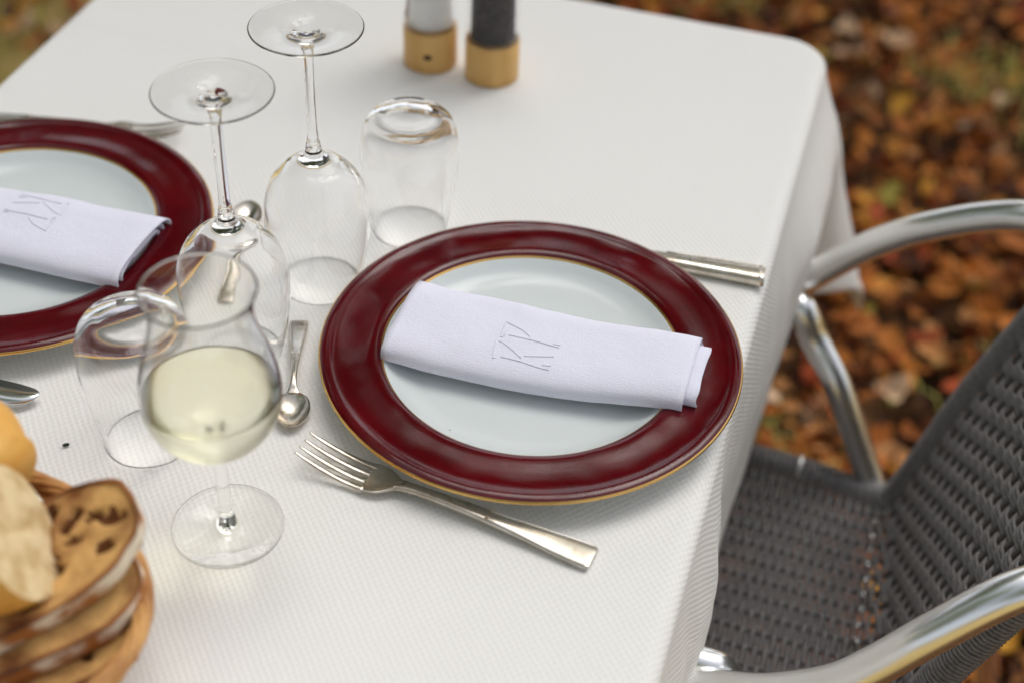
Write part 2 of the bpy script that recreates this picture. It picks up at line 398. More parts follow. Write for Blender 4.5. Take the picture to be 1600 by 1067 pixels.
tree(1.2, 7.6, 8.6, 2.8, 5, 'tree with yellowing leaves beyond the far right corner of the table', True, 150)
tree(-5.6, 2.0, 8.0, 2.7, 7, 'green tree off to the left past the left plate', False, 150)
tree(-4.6, -2.8, 7.5, 2.8, 4, 'green tree off to the left behind the viewer', False, 80)
tree(1.4, -5.6, 8.0, 3.0, 6, 'green tree standing behind the viewer', False, 80)

# ------------------------------------------------------------------ table and cloth
X0, X1, Y0, Y1 = -0.675, -0.040, 0.19, 1.192
tb = empty('table', ((X0+X1)/2, (Y0+Y1)/2, 0)); tag(tb, 'small rectangular table hidden under the white cloth', 'table')
def box(x0, x1, y0, y1, z0, z1, bev=0.004):
    bm = bmesh.new(); bmesh.ops.create_cube(bm, size=1)
    for v in bm.verts: v.co = Vector(((x0+x1)/2 + v.co.x*(x1-x0), (y0+y1)/2 + v.co.y*(y1-y0), (z0+z1)/2 + v.co.z*(z1-z0)))
    bmesh.ops.bevel(bm, geom=bm.edges[:], offset=bev, segments=2, affect='EDGES')
    V = [v.co.copy() for v in bm.verts]; F = [tuple(v.index for v in f.verts) for f in bm.faces]; bm.free(); return V, F
hx, hy = (X1-X0)/2 - 0.008, (Y1-Y0)/2 - 0.008
obj('tabletop', box(-hx, hx, -hy, hy, T-0.03, T-0.006), MT['wood'], tb, False)
for sx in (-1, 1):
    for sy in (-1, 1):
        obj('leg', box(sx*(hx-.06)-.02, sx*(hx-.06)+.02, sy*(hy-.06)-.02, sy*(hy-.06)+.02, 0.0, T-0.0302), MT['wood'], tb, False)
OV, RC, RB = 0.256, 0.028, 0.011
HEM = [(0.19, .016), (0.35, .012), (0.45, .020), (0.53, .009), (0.575, .008), (0.60, .0115), (0.64, .0145), (0.668, .010), (0.705, .001), (0.76, .0), (0.81, .0035), (0.85, .007), (0.89, .011), (0.93, .015), (1.02, .024), (1.10, .025), (1.16, .024)]
XA, XB, YA, YB = X0+RB, X1-RB, Y0+RB, Y1-RB
def cloth_pt(a, b):
    qx = min(max(a, XA+RC), XB-RC); qy = min(max(b, YA+RC), YB-RC)
    vx, vy = a-qx, b-qy; l = math.hypot(vx, vy)
    ripple = 0.0013*noise.noise((a*6, b*6, 3)) + 0.0003*noise.noise((a*30, b*18, 1))
    crease = 0.0005*math.exp(-((a+0.362)/0.004)**2) + 0.0011*math.exp(-((b-1.02-0.02*a)/0.006)**2)*smoothstep(-0.3, -0.55, a)
    if l <= RC: return (a, b, T + ripple*0.6 + crease)
    d = l - RC; ex, ey = vx/l, vy/l
    px, py = qx+ex*RC, qy+ey*RC
    th = math.atan2(abs(ey), abs(ex)); k = math.sin(2*th)
    if ex > 0.999: side = interp(HEM, b)
    elif abs(ey) > 0.999: side = 0.012 + 0.008*math.sin(a*21 + 1)
    elif ex > 0: side = 0.024
    else: side = 0.013 + 0.008*math.sin(b*17)
    arc = RB*PI/2
    if d < arc: o_, z, s_ = RB*math.sin(d/RB), -RB*(1-math.cos(d/RB)), 0
    else:
        s_ = d - arc; o_ = RB; z = -RB - s_
    # sides bulge at mid height and fall back, corners swing out as a cone
    bulge = side*(smoothstep(-0.01, 0.085, s_) - 0.55*smoothstep(0.11, 0.24, s_))
    phi = 0.36*k**0.85
    o_ += bulge*(1-k) + s_*math.sin(phi)
    z += s_*(1-math.cos(phi))
    o_ += 0.0022*noise.noise((a*16, b*16, 5))*smoothstep(0.0, 0.1, s_) + 0.0008*noise.noise((a*45, b*45, 9))*smoothstep(0.0, 0.05, s_)
    edge = max(abs(a-(XA+XB)/2)-(XB-XA)/2, abs(b-(YA+YB)/2)-(YB-YA)/2)
    if edge > OV - 0.013: o_ += 0.0011
    return (px + ex*o_, py + ey*o_, T + z + ripple)
def axis(lo, hi):
    pts = []; x = lo - OV
    while x < hi + OV - 1e-6:
        pts.append(x)
        dist = min(abs(x-lo), abs(x-hi))
        x += 0.0022 if dist < 0.034 else (0.007 if (x < lo or x > hi) else 0.011)
    pts.append(hi + OV); return pts
ax, ay = axis(XA, XB), axis(YA, YB)
V = [cloth_pt(a, b) for b in ay for a in ax]; nx = len(ax)
F = [(j*nx+i, j*nx+i+1, (j+1)*nx+i+1, (j+1)*nx+i) for j in range(len(ay)-1) for i in range(nx-1)]
me = mesh_of(V, F, MT['cloth'], True, 'tablecloth')
uvl = me.uv_layers.new(name='UVMap'); flat = [(a, b) for b in ay for a in ax]
vi = [0]*len(me.loops); me.loops.foreach_get('vertex_index', vi)
uvl.data.foreach_set('uv', [c for i in vi for c in flat[i]])
cl = link('tablecloth', me); tag(cl, 'off-white honeycomb-weave tablecloth hanging over the table edges', 'tablecloth')
sm = cl.modifiers.new('thick', 'SOLIDIFY'); sm.thickness = 0.0012; sm.offset = -1

# ------------------------------------------------------------------ plates
def plate(x, y, rz, label):
    p = empty('dinner_plate', (x, y, T), rz); tag(p, label, 'plate', 'burgundy rimmed plates')
    top = [(0, .0085), (.03, .0085), (.06, .0085), (.074, .0087), (.0775, .0093), (.081, .0102), (.086, .0118), (.090, .0142), (.0930, .0168), (.0945, .0178)]
    under = [(.1335, .0180), (.12, .0165), (.10, .0138), (.088, .0085), (.080, .0055), (.0735, .0045), (.0725, .0009), (.0695, .0009), (.069, .0040), (.05, .0042), (0, .0042)]
    obj('well', lathe(top, 128), MT['porcelain'], p)
    obj('underside', lathe(under, 96), MT['porcelain'], p)
    obj('inner_gold_line', lathe([(.0945, .0178), (.0950, .0183), (.0957, .0188)], 128), MT['gold'], p)
    rim = [(.0957, .0188), (.0968, .0197), (.0985, .0207), (.1015, .0209), (.105, .0206), (.110, .0200), (.115, .0196), (.120, .0196), (.1235, .0199), (.1258, .0203), (.1272, .0210), (.1287, .0216), (.1305, .0216), (.1328, .0210), (.1340, .0202)]
    V, F = lathe(rim, 160)
    V = [(v[0], v[1], v[2] + 0.0006*noise.noise((v[0]*32, v[1]*32, 1.7))*smoothstep(.098, .105, math.hypot(v[0], v[1]))*(1-smoothstep(.122, .13, math.hypot(v[0], v[1])))) for v in V]
    obj('rim', (V, F), MT['burgundy'], p)
    obj('outer_gold_line', lathe([(.1340, .0202), (.1349, .0196), (.1351, .0188), (.1345, .0182), (.1335, .0180)], 160), MT['gold'], p)
    return p
P1, P2 = (-0.172, 0.698), (-0.5444, 0.704)
plate(*P1, 0, 'plate with burgundy rim in front of the woven chair, lying whole in view')
plate(*P2, 2.2, 'plate with burgundy rim at the left edge, cut by the picture frame')

# ------------------------------------------------------------------ napkins (flat rolled linen)
MONO = [[(-.1851,.6723),(-.1733,.6723),(-.1624,.6711),(-.1532,.6707)], [(-.1919,.6853),(-.1905,.6770),(-.1897,.6702),(-.1879,.6708)], [(-.1902,.6848),(-.1858,.6833),(-.1786,.6791),(-.1724,.6751)],
        [(-.1714,.6772),(-.1623,.6798),(-.1535,.6825)], [(-.1585,.6734),(-.1529,.6743)], [(-.1858,.6921),(-.1738,.6921),(-.1631,.6921),(-.1524,.6915)],
        [(-.1909,.7046),(-.1907,.6951),(-.1902,.689),(-.188,.6908),(-.1891,.693)], [(-.1904,.7042),(-.1802,.7003),(-.176,.6976),(-.1725,.6946)], [(-.1569,.6936),(-.1524,.6941)]]
def napkin(x, y, rz, label, seed):
    nk = empty('rolled_napkin', (x, y, T), rz); tag(nk, label, 'napkin', 'rolled monogrammed napkins')
    W, Hh, half = .0400, .0110, .0985
    def base(u): return 0.0205 + 0.0040*smoothstep(0.02, 0.09, u) + 0.0012*smoothstep(-0.06, -0.1, u)
    def sec(k, u):                     # flattened spiral, k in turns
        a = -PI*0.5 - 2*PI*k + 0.35
        sh = 1 - 0.155*k
        c, s = math.cos(a), math.sin(a)
        yy = W*sh*(abs(c)**0.62)*(1 if c > 0 else -1); zz = Hh*(1-.25*k)*(abs(s)**0.8)*(1 if s > 0 else -1)
        if zz > 0: zz *= 1 + 0.06*yy/W
        return yy, zz
    def top_z(u, v): return base(u) + Hh
    turns, nk_, nu = 2.6, 150, 46
    V = []
    for i in range(nk_+1):
        k = turns*i/nk_
        for j in range(nu+1):
            t = j/nu
            e0 = -half + 0.0010*k + 0.0006*math.sin(k*9+seed); e1 = half - 0.0065 + 0.0075*smoothstep(0.80, 0.92, k) + 0.0004*math.sin(k*31+seed)*smoothstep(0.9, 1.0, k) - 0.004*smoothstep(1.7, 1.85, k)
            u = e0 + (e1-e0)*t
            yy, zz = sec(k, u)
            nz = 0.0010*noise.noise((u*26, yy*40, seed + math.floor(k))) + 0.0006*noise.noise((u*60, yy*70, seed))
            flare = 1 - 0.16*smoothstep(-0.03, 0.1, u); sh_ = 0.0065*smoothstep(-0.03, 0.1, u)
            V.append((u, sh_ + yy*flare + 0.0012*noise.noise((u*14, k*1.5, seed)), base(u) + zz + nz))
    F = [(i*(nu+1)+j, i*(nu+1)+j+1, (i+1)*(nu+1)+j+1, (i+1)*(nu+1)+j) for i in range(nk_) for j in range(nu)]
    c = obj('cloth_roll', (V, F), MT['linen'], nk)
    sm = c.modifiers.new('thick', 'SOLIDIFY'); sm.thickness = 0.0011; sm.offset = 0
    # monogram laid on the top by casting onto the roll
    from mathutils.bvhtree import BVHTree
    bv = BVHTree.FromPolygons([Vector(v) for v in V], F)
    parts = []
    for st in MONO:
        pp = []
        for a, b in spline(st, 10):
            hit = bv.ray_cast(Vector((a + .1605, b - .696, .2)), Vector((0, 0, -1)))
            if hit[0]: pp.append(hit[0] + Vector((0, 0, .0008)))
        parts.append(tube(pp, 0.00034, 6))
    mo = obj('monogram', merge(parts), MT['thread'], c); tag(mo, 'embroidered letters RP')
    return nk
napkin(-0.1605, 0.696, 0, 'rolled white napkin embroidered RP on the plate by the chair', 1.0)
napkin(-0.5430, 0.701, PI, 'rolled white napkin on the left plate, its rolled end facing the glasses', 8.0)

# ------------------------------------------------------------------ glassware
def glass_obj(parts, name, loc, label, group, material='glass', flip=0.0):
    g = empty(name, loc); tag(g, label, 'glass', group)
    for nm, prof, mt in parts:
        o = obj(nm, lathe(prof, 72), MT[mt], g)
    return g
def wall(outer, t, floor_r=0):
    """closed shell profile from an outer profile (base first, rim last)"""
    inner = []
    for i, (r, z) in enumerate(outer):
        a = outer[max(0, i-1)]; b = outer[min(len(outer)-1, i+1)]
        dx, dz = b[0]-a[0], b[1]-a[1]; l = math.hypot(dx, dz) or 1
        tt = t(i/(len(outer)-1)) if callable(t) else t
        inner.append((max(0, r - dz/l*tt), z + dx/l*tt))
    return inner
# inverted stemmed glass: one continuous solid of bowl, stem and foot (parts joined at hidden seams)
def inverted_wine(x, y, label):
    H = .196
    out = spline([(.0268, 0), (.0290, .010), (.0316, .022), (.0340, .038), (.0352, .054), (.0343, .068), (.0308, .080), (.0252, .0895), (.0180, .0962), (.0110, .1003), (.0068, .1042)], 4)
    inn = spline([(.0026, .0960), (.0085, .0952), (.0170, .0920), (.0238, .0855), (.0296, .0770), (.0332, .0660), (.0341, .054), (.0329, .038), (.0305, .022), (.0280, .010), (.0259, .0004)], 4)
    rim = [(.0262, -.0001)]
    prof_bowl = [(0, .0960)] + inn + rim + out
    prof_stem = spline([(.0068, .1042), (.0053, .1072), (.0050, .1105), (.0041, .1145), (.0035, .122), (.0033, .140), (.0033, .168), (.0036, .180), (.0048, .1870), (.0085, .1908)], 4)
    prof_foot = spline([(.0085, .1908), (.0150, .1926), (.0250, .1941), (.0340, .1948)], 4) + [(.0350, .1951), (.0351, .1957), (.0346, .1961)] + spline([(.0346, .1961), (.025, .1956), (.012, .1945), (.004, .1938)], 4) + [(0, .1937)]
    g = empty('wine_glass', (x, y, T)); tag(g, label, 'glass', 'upturned wine glasses')
    whole = prof_bowl + prof_stem[1:] + prof_foot[1:]
    # one glass body, split by height into bowl, stem, foot without internal faces
    nb, ns = len(prof_bowl), len(prof_stem)
    obj('bowl', lathe(prof_bowl, 80), MT['glass'], g)
    obj('stem', lathe(prof_stem, 80), MT['glass'], g)
    obj('foot', lathe(prof_foot, 80), MT['glass'], g)
    return g
inverted_wine(-0.3551, 0.655, 'upturned wine glass nearer the left plate, standing behind the filled glass')
inverted_wine(-0.3335, 0.7395, 'upturned wine glass at the back, foot touching the top of the picture')
def tumbler(x, y, label):
    g = empty('tumbler', (x, y, T)); tag(g, label, 'glass', 'upturned tumblers')
    out = spline([(.0264, 0), (.0288, .014), (.0316, .032), (.0338, .052), (.0345, .066), (.0334, .078), (.0305, .0875), (.0260, .0930), (.0205, .0948), (.0150, .0940), (.0080, .0931)], 4) + [(0, .0930)]
    inn = [(0, .0885)] + spline([(.0080, .0885), (.0180, .0882), (.0252, .0862), (.0300, .0800), (.0331, .068), (.0325, .052), (.0304, .032), (.0277, .014), (.0254, .0004)], 4)
    obj('body', lathe(inn + [(.0259, -.0002)] + out, 80), MT['glass'], g)
    return g
tumbler(-0.2963, 0.8173, 'upturned tumbler at the far end of the glass row, nearest the mills')
tumbler(-0.3745, 0.5650, 'upturned tumbler in front, between the left plate and the filled glass')
# filled tulip glass
wx, wy = -0.2990, 0.5136
g = empty('tulip_wine_glass', (wx, wy, T)); tag(g, 'upright tulip glass holding white wine beside the bread basket', 'glass')
foot = [(0, .0006), (.0315, .0004), (.0321, .0010), (.0319, .0016)] + spline([(.0319, .0014), (.022, .0021), (.012, .0030), (.0075, .0044), (.0050, .0090), (.0042, .016)], 4)
stem = spline([(.0042, .016), (.0038, .026), (.0037, .050), (.0042, .0610), (.0064, .0662)], 4)
bo = spline([(.0064, .0662), (.0150, .0692), (.0245, .0755), (.0322, .0850), (.0362, .0950), (.0376, .1050), (.0366, .1165), (.0332, .1310), (.0292, .1440), (.0270, .1550), (.0274, .1660), (.0300, .1750)], 5)
bi = spline([(.0292, .1750), (.0265, .1660), (.0261, .1550), (.0283, .1440), (.0323, .1310), (.0356, .1165), (.0366, .1050), (.0352, .0952), (.0312, .0856), (.0235, .0768), (.0140, .0712), (.0050, .0698)], 5) + [(0, .0697)]
obj('foot', lathe(foot, 80), MT['glass'], g); obj('stem', lathe(stem, 64), MT['glass'], g)
obj('bowl', lathe(bo + [(.0296, .1754)] + bi, 80), MT['fog_glass'], g)
lev = .1065
wp = [(0, .0695)] + [(r + .00025, z) for r, z in bi[::-1][1:] if z < lev - .0004]
rl = wp[-1][0]
wp += [(rl + .0001, lev + .0006), (rl - .0012, lev), (.02, lev - .0002), (0, lev - .0002)]
wn_ = obj('white_wine', lathe([(r, z) for r, z in wp], 80), MT['wine'])
wn_.location = (wx, wy, T); tag(wn_, 'pale yellow white wine half filling the tulip glass', 'wine')

# ------------------------------------------------------------------ cutlery
def strip(st, thick, prof=0.0, per=6, seg=14):
    """sweep along x: stations (x, half width, z, thickness[, dish])"""
    S = spline(st, per); secs = []
    for q in S:
        x, w, z, th = q[:4]; dish = q[4] if len(q) > 4 else 0
        ring = []
        for k in range(seg):
            a = 2*PI*k/seg; c, s = math.cos(a), math.sin(a)
            yy = w*(abs(c)**.55)*(1 if c > 0 else -1); zz = th*.5*(abs(s)**.8)*(1 if s > 0 else -1)
            ring.append((x, yy, z + zz + dish*(abs(yy)/.011)**2))
        secs.append(ring)
    return sweep(secs)
def place(o, a, b):
    d = Vector((b[0]-a[0], b[1]-a[1])); o.location = (a[0], a[1], T); o.rotation_euler = (0, 0, math.atan2(d.y, d.x))
def fork(label, a, b):
    f = empty('fork'); tag(f, label, 'fork', 'table forks')           # x = 0 at the handle end, tips at .19
    hd = [(0, .0086, .0024, .0028), (.0025, .0092, .0026, .0032), (.010, .0090, .0032, .003), (.024, .0080, .0040, .0032), (.042, .0064, .0054, .0036), (.070, .0046, .0070, .004), (.100, .0036, .0078, .0042), (.116, .0036, .0074, .004), (.1235, .0046, .0067, .0034)]
    hnd = obj('handle', strip(hd, .003), MT['silver'], f)
    hd = [(.1235, .0046, .0067, .0034, 0), (.128, .0078, .0056, .0026, .0006), (.133, .0108, .0043, .0022, .0012), (.139, .0119, .0033, .002, .0014), (.1435, .0120, .0030, .002, .0013)]
    hed = obj('head', strip(hd, .002, seg=20), MT['silver'], f)
    for k in range(4):
        y = (-1.5 + k)*.0064
        st = []
        for x, w, z in [(.141, .0024, .0031), (.150, .0019, .0031), (.160, .0017, .0044), (.172, .0015, .0074), (.181, .0012, .0108), (.187, .0005, .0132)]:
            st.append((x, w, z + .0013*(abs(y)/.011)**2, .0020 if x < .18 else .0014))
        v, fc = strip(st, .002, seg=10, per=4)
        v = [(q[0], q[1] + y*(1 - .06*smoothstep(.14, .19, q[0])), q[2]) for q in v]
        obj('tine', (v, fc), MT['silver'], hed)
    for s in (-1, 1):
        obj('raised_border', tube(spline([(.002, s*.0075, .0043), (.012, s*.0074, .0047), (.028, s*.0062, .0057), (.046, s*.0046, .0072), (.066, s*.0032, .0088)], 5), .0006, 6), MT['silver'], hnd)
    place(f, a, b); return f
fork('silver fork lying tines up along the near side of the plate by the chair', (-0.0935, 0.5545), (-0.2795, 0.5775))
fork('silver fork half hidden behind the far rim of the left plate', (-0.6790, 0.8285), (-0.4920, 0.8640))
def knife(label, a, b):
    k = empty('knife'); tag(k, label, 'knife', 'table knives')
    h = [(0, .0078, .0052, .0085), (.002, .0086, .0053, .0098), (.010, .0085, .0053, .0098), (.04, .0074, .0052, .0092), (.075, .0062, .0051, .0085), (.090, .0060, .005, .0080), (.094, .0064, .005, .0084)]
    hnd = obj('handle', strip(h, .008, seg=18), MT['silver'], k)
    for s in (-1, 1):
        obj('raised_border', tube(spline([(.003, s*.0066, .0094), (.03, s*.0060, .0094), (.07, s*.0046, .0090)], 4), .0007, 6), MT['silver'], hnd)
    obj('end_band', tube([(.0035, -.0066, .0096), (.0035, 0, .0101), (.0035, .0066, .0096)], .0007, 6), MT['silver'], hnd)
    S = spline([(.094, -.0050, .0050, .0042), (.100, -.0080, .0070, .0026), (.125, -.0094, .0082, .0022), (.165, -.0098, .0090, .0020), (.190, -.0094, .0090, .0018), (.203, -.0070, .0086, .0016), (.210, -.0020, .0076, .0014), (.2128, .0035, .0060, .0010)], 6)
    secs = []
    for x, lo, hi, th in S:
        secs.append([(x, lo, .0045), (x, lo*.6+hi*.4, .0045+th*.45), (x, hi, .0045+th*.5), (x, hi, .0045-th*.5), (x, lo*.6+hi*.4, .0045-th*.45)])
    obj('blade', sweep([[(q[0], q[1], q[2] + .0012 + .20*q[1]) for q in r_] for r_ in secs]), MT['steel'], k)
    place(k, a, b); return k
knife('silver knife with its handle end showing beyond the plate by the chair', (-0.0425, 0.8375), (-0.2560, 0.8255))
knife('silver knife whose rounded blade tip shows below the left plate', (-0.6640, 0.5600), (-0.4505, 0.5655))
def spoon(label, a, b):
    s_ = empty('teaspoon'); tag(s_, label, 'spoon', 'dessert spoons')
    h = [(0, .0056, .0022, .0024), (.002, .0063, .0023, .0028), (.008, .0062, .0028, .0028), (.020, .0052, .0044, .003), (.038, .0034, .0072, .0034), (.056, .0022, .0092, .0036), (.066, .0021, .0086, .0034), (.0715, .0034, .0066, .0026), (.074, .0046, .0058, .002)]
    hnd = obj('handle', strip(h, .003), MT['silver'], s_)
    for s in (-1, 1):
        obj('raised_border', tube(spline([(.002, s*.0050, .0036), (.010, s*.0050, .0041), (.024, s*.0038, .0066), (.040, s*.0022, .0094)], 4), .0005, 6), MT['silver'], hnd)
    n, r = 18, 9; V, F = [], []
    cx, lx, ly = .0885, .0155, .0112
    for sgn in (0, 1):
        for j in range(r+1):
            t = j/r
            for i in range(n*2):
                a_ = PI*i/n; egg = 1 - .14*math.cos(a_)
                V.append((cx + lx*t*math.cos(a_), ly*egg*t*math.sin(a_), .0068 - .0058*(1-t**2.2) - sgn*.0011))
    m2 = (r+1)*2*n
    for sgn in (0, 1):
        for j in range(r):
            for i in range(2*n):
                i2 = (i+1) % (2*n); q = (sgn*m2 + j*2*n+i, sgn*m2 + j*2*n+i2, sgn*m2 + (j+1)*2*n+i2, sgn*m2 + (j+1)*2*n+i)
                F.append(q if sgn else q[::-1])
    for i in range(2*n):
        i2 = (i+1) % (2*n); F.append((r*2*n+i, r*2*n+i2, m2+r*2*n+i2, m2+r*2*n+i))
    obj('bowl', (V, F), MT['silver'], s_)
    place(s_, a, b); return s_
spoon('small silver spoon between the filled glass and the plate by the chair', (-0.3300, 0.6920), (-0.2950, 0.5960))
spoon('small silver spoon partly hidden behind the two upturned wine glasses', (-0.3850, 0.7000), (-0.4150, 0.8050))

# ------------------------------------------------------------------ salt and pepper mills
def mill(x, y, label, fill, rot):
    t = empty('spice_mill', (x, y, T), rot); tag(t, label, 'mill', 'acrylic and wood mills')
    r = .0222
    base_ = obj('base', lathe([(0, .0005), (r-.001, .0005), (r, .0016), (r, .0352), (r-.001, .0364), (0, .0364)], 64), MT['beech'], t)
    obj('cylinder', lathe([(0, .0300), (.0214, .0300), (.0216, .0304), (.0216, .1195), (.0214, .1200), (0, .1200)], 64), MT['acrylic'], t)
    V, F = lathe([(0, .0369)] + [(.0112, .0369 + .080*i/30) for i in range(31)] + [(.010, .1185), (0, .1192)], 48)
    V = [(v[0]*(1 + .03*noise.noise((v[0]*300, v[1]*300, v[2]*300))), v[1]*(1 + .03*noise.noise((v[0]*300, v[1]*300, v[2]*300+5))), v[2]) for v in V]
    obj('salt' if fill == 'salt' else 'peppercorns', (V, F), MT[fill], t)
    obj('head', lathe([(0, .1204), (.0205, .1204), (.0222, .1215), (.0222, .142), (.0205, .150), (.014, .1545), (0, .1555)], 64), MT['beech'], t)
    obj('knob', lathe([(0, .1556), (.005, .1556), (.0062, .159), (.005, .1625), (0, .1635)], 32), MT['alu'], t)
    return base_
ma = mill(-0.3576, 1.0392, 'salt mill with a dark knot in its wooden base', 'salt', 0)
V, F = lathe([(0, .0009), (.0022, .0007), (.0034, 0), (.0040, -.0008)], 20, sy=.8)
kn = obj('knot', (V, F), MT['knot'], ma); kn.location = (.0222*math.cos(R(-77)), .0222*math.sin(R(-77)), .0165); kn.rotation_euler = (R(90), 0, R(13))
mill(-0.3030, 1.0362, 'mill full of dark peppercorns, right of the salt mill', 'pepper', 1.1)

# ------------------------------------------------------------------ bread basket
bk = empty('bread_basket', (-0.400, 0.380, T)); tag(bk, 'oval honey coloured wicker bread basket at the lower left', 'basket')
def ell(a, z, f=1.0):
    t = z/.055; rx = (.082 + .033*t**.8)*f; ry = (.058 + .028*t**.8)*f; return (rx*math.cos(a), ry*math.sin(a), z)
NS = 30
for k in range(NS):
    a = 2*PI*k/NS
    obj('stake', tube([ell(a, .002 + .055*i/7) for i in range(8)], .0021, 6), MT['wicker'], bk)
for row in range(10):
    pts = []
    for i in range(NS*6):
        a = 2*PI*i/(NS*6); off = .0028*math.cos(NS*a/2 + row*PI); x, y, z = ell(a, .004 + row*.0052)
        l = math.hypot(x, y); pts.append((x*(1+off/l), y*(1+off/l), z + .0008*math.sin(3*a+row)))
    obj('rod', tube(pts, .0026, 6, closed=True), MT['wicker'], bk)
for k in range(6):
    pts = []
    for i in range(160):
        a = 2*PI*i/160; ph = 7*a + k*PI/3; x, y, z = ell(a, .0575); l = math.hypot(x, y); o_ = .0030*math.cos(ph)
        pts.append((x*(1+o_/l), y*(1+o_/l), z + .0030*math.sin(ph)))
    obj('rim_strand', tube(pts, .0021, 7, closed=True), MT['wicker'], bk)
V, F = lathe([(0, .0012), (.5, .0012), (1, .0012), (1, .0036), (.5, .0036), (0, .0036)], 48)
obj('bottom', ([(v[0]*.081, v[1]*.057, v[2]) for v in V], F), MT['wicker'], bk)
# bread slices: loaf outline slabs with crumb faces, crust band and pockets
def slice_(label, loc, rot, lx, ly, th, seed, crustmat, holes=18, bend=0.0, hr=(.0022, .0055)):
    rnd = random.Random(seed)
    s = empty('bread_slice', loc); s.rotation_euler = rot; tag(s, label, 'bread', 'slices of sourdough')
    n = 96
    def out(k, f=1.0):
        a = 2*PI*k/n; c, si = math.cos(a), math.sin(a)
        r = 1 + .05*noise.noise((c*1.5+seed, si*1.5, 0)) + .025*noise.noise((c*5+seed, si*5, 0))
        return (lx*f*r*(abs(c)**.8)*(1 if c > 0 else -1), ly*f*r*(abs(si)**.75)*(1 if si > 0 else -1))
    rings = []
    for f, z in [(.955, -.5), (.985, -.46), (1, -.25), (1.006, 0), (1, .25), (.985, .46), (.955, .5)]:
        rings.append([(*out(k, f), z*th + .0006*rnd.uniform(-1, 1) + bend*max(0, out(k, f)[0])**2) for k in range(n)])
    V, F = sweep(rings, caps=False); obj('crust', (V, F), MT[crustmat], s)
    pk = []
    for h in range(holes):
        a = rnd.uniform(0, 6.28); q = math.sqrt(rnd.random())*.8; pk.append((lx*q*math.cos(a), ly*q*math.sin(a), rnd.uniform(*hr), rnd.uniform(.0018, .0040), rnd.uniform(-.6, .6)))
    for sgn in (1, -1):
        V, F, MI = [], [], []
        nr = 34 if sgn > 0 else 6
        def deep(x, y):
            q = 0
            for hx, hy, ra, rb, an in pk:
                dx, dy = x-hx, y-hy; u = (dx*math.cos(an)+dy*math.sin(an))/ra; v = (-dx*math.sin(an)+dy*math.cos(an))/rb
                d = u*u+v*v + 0.5*noise.noise((x*420, y*420, seed))
                if d < 1: q = max(q, 1-d)
            return q
        for j in range(nr+1):
            for k in range(n):
                x, y = out(k, .955*j/nr); z = sgn*th*.5 + bend*max(0, x)**2 + .0012*noise.noise((x*130, y*130, seed))*(1 - (j/nr)**4)
                if sgn > 0: z -= .006*min(1, 2*deep(x, y))
                V.append((x, y, z))
        for j in range(nr):
            for k in range(n):
                k2 = (k+1) % n; q = (j*n+k, (j+1)*n+k, (j+1)*n+k2, j*n+k2); F.append(q if sgn > 0 else q[::-1])
                c = V[j*n+k]; e = V[(j+1)*n+k2]; MI.append(1 if sgn > 0 and deep((c[0]+e[0])/2, (c[1]+e[1])/2) > 0.12 else 0)
        o = obj('crumb', (V, F), MT['crumb'], s); o.data.materials.append(MT['hole']); o.data.polygons.foreach_set('material_index', MI)
    ring = [Vector((*out(k, .972), th*.5 - .0004 + bend*max(0, out(k)[0])**2)) for k in range(n)]
    obj('crust_edge', tube(ring, [.0013 + .0007*noise.noise((q.x*90, q.y*90, seed)) for q in ring], 6, closed=True), MT['crust_dark'], s)
    return s
bx, by = -0.400, 0.380
slice_('holey sourdough slice on top of the pile in the basket', (-0.3460, 0.3900, T+.0755), (R(8), R(-7), R(49)), .067, .0300, .014, 3, 'crust_flour', 30, 3.5, (.0035, .0085))
slice_('sourdough slice with floured crust in the middle of the pile', (-0.3450, 0.3820, T+.0580), (R(6), R(-5), R(45)), .062, .0345, .014, 7, 'crust_flour', 10)
slice_('sourdough slice with floured crust at the bottom of the pile', (-0.3430, 0.3740, T+.0405), (R(4), R(-3), R(41)), .060, .037, .016, 12, 'crust_flour', 10)
def baguette(label, loc, rot, length, rad, seed):
    b = empty('baguette_piece', loc); b.rotation_euler = rot; tag(b, label, 'bread', 'pieces of baguette')
    n, secs = 36, []
    for i in range(22):
        t = i/21; taper = 1 - .55*smoothstep(.6, 1.0, t)**2
        ring = []
        for k in range(n):
            a = 2*PI*k/n; r = rad*taper*(1 + .04*noise.noise((math.cos(a)*1.2, math.sin(a)*1.2, t*4+seed)))
            r *= 1 + .10*math.exp(-((a-1.7 - .5*math.sin(9*t))/.25)**2)
            ring.append((-t*length, r*1.0*math.cos(a), r*1.0*math.sin(a)))
        secs.append(ring)
    V, F = sweep(secs, caps=False); F.append(tuple((len(secs)-1)*n + k for k in range(n)))
    obj('crust', (V, F), MT['crust_pale'], b)
    V, F = [(0.0005, 0, 0)], []
    for j in range(1, 9):
        V += [(.0006*noise.noise((q[1]*200, q[2]*200, seed)) if j < 8 else 0, q[1]*j/8, q[2]*j/8) for q in secs[0]]
    for k in range(n): F.append((0, 1+k, 1+(k+1) % n))
    for j in range(7):
        for k in range(n): F.append((1+j*n+k, 1+(j+1)*n+k, 1+(j+1)*n+(k+1) % n, 1+j*n+(k+1) % n))
    obj('crumb', (V, F), MT['crumb_white'], b)
baguette('cut baguette piece showing its pale crumb, leaning on the sourdough', (-0.3410, 0.3930, T+.1090), (0, R(-26), R(24)), .085, .034, 2)
baguette('baguette piece with golden crust behind the cut one', (-0.4600, 0.4420, T+.0920), (0, R(8), R(176)), .095, .031, 9)

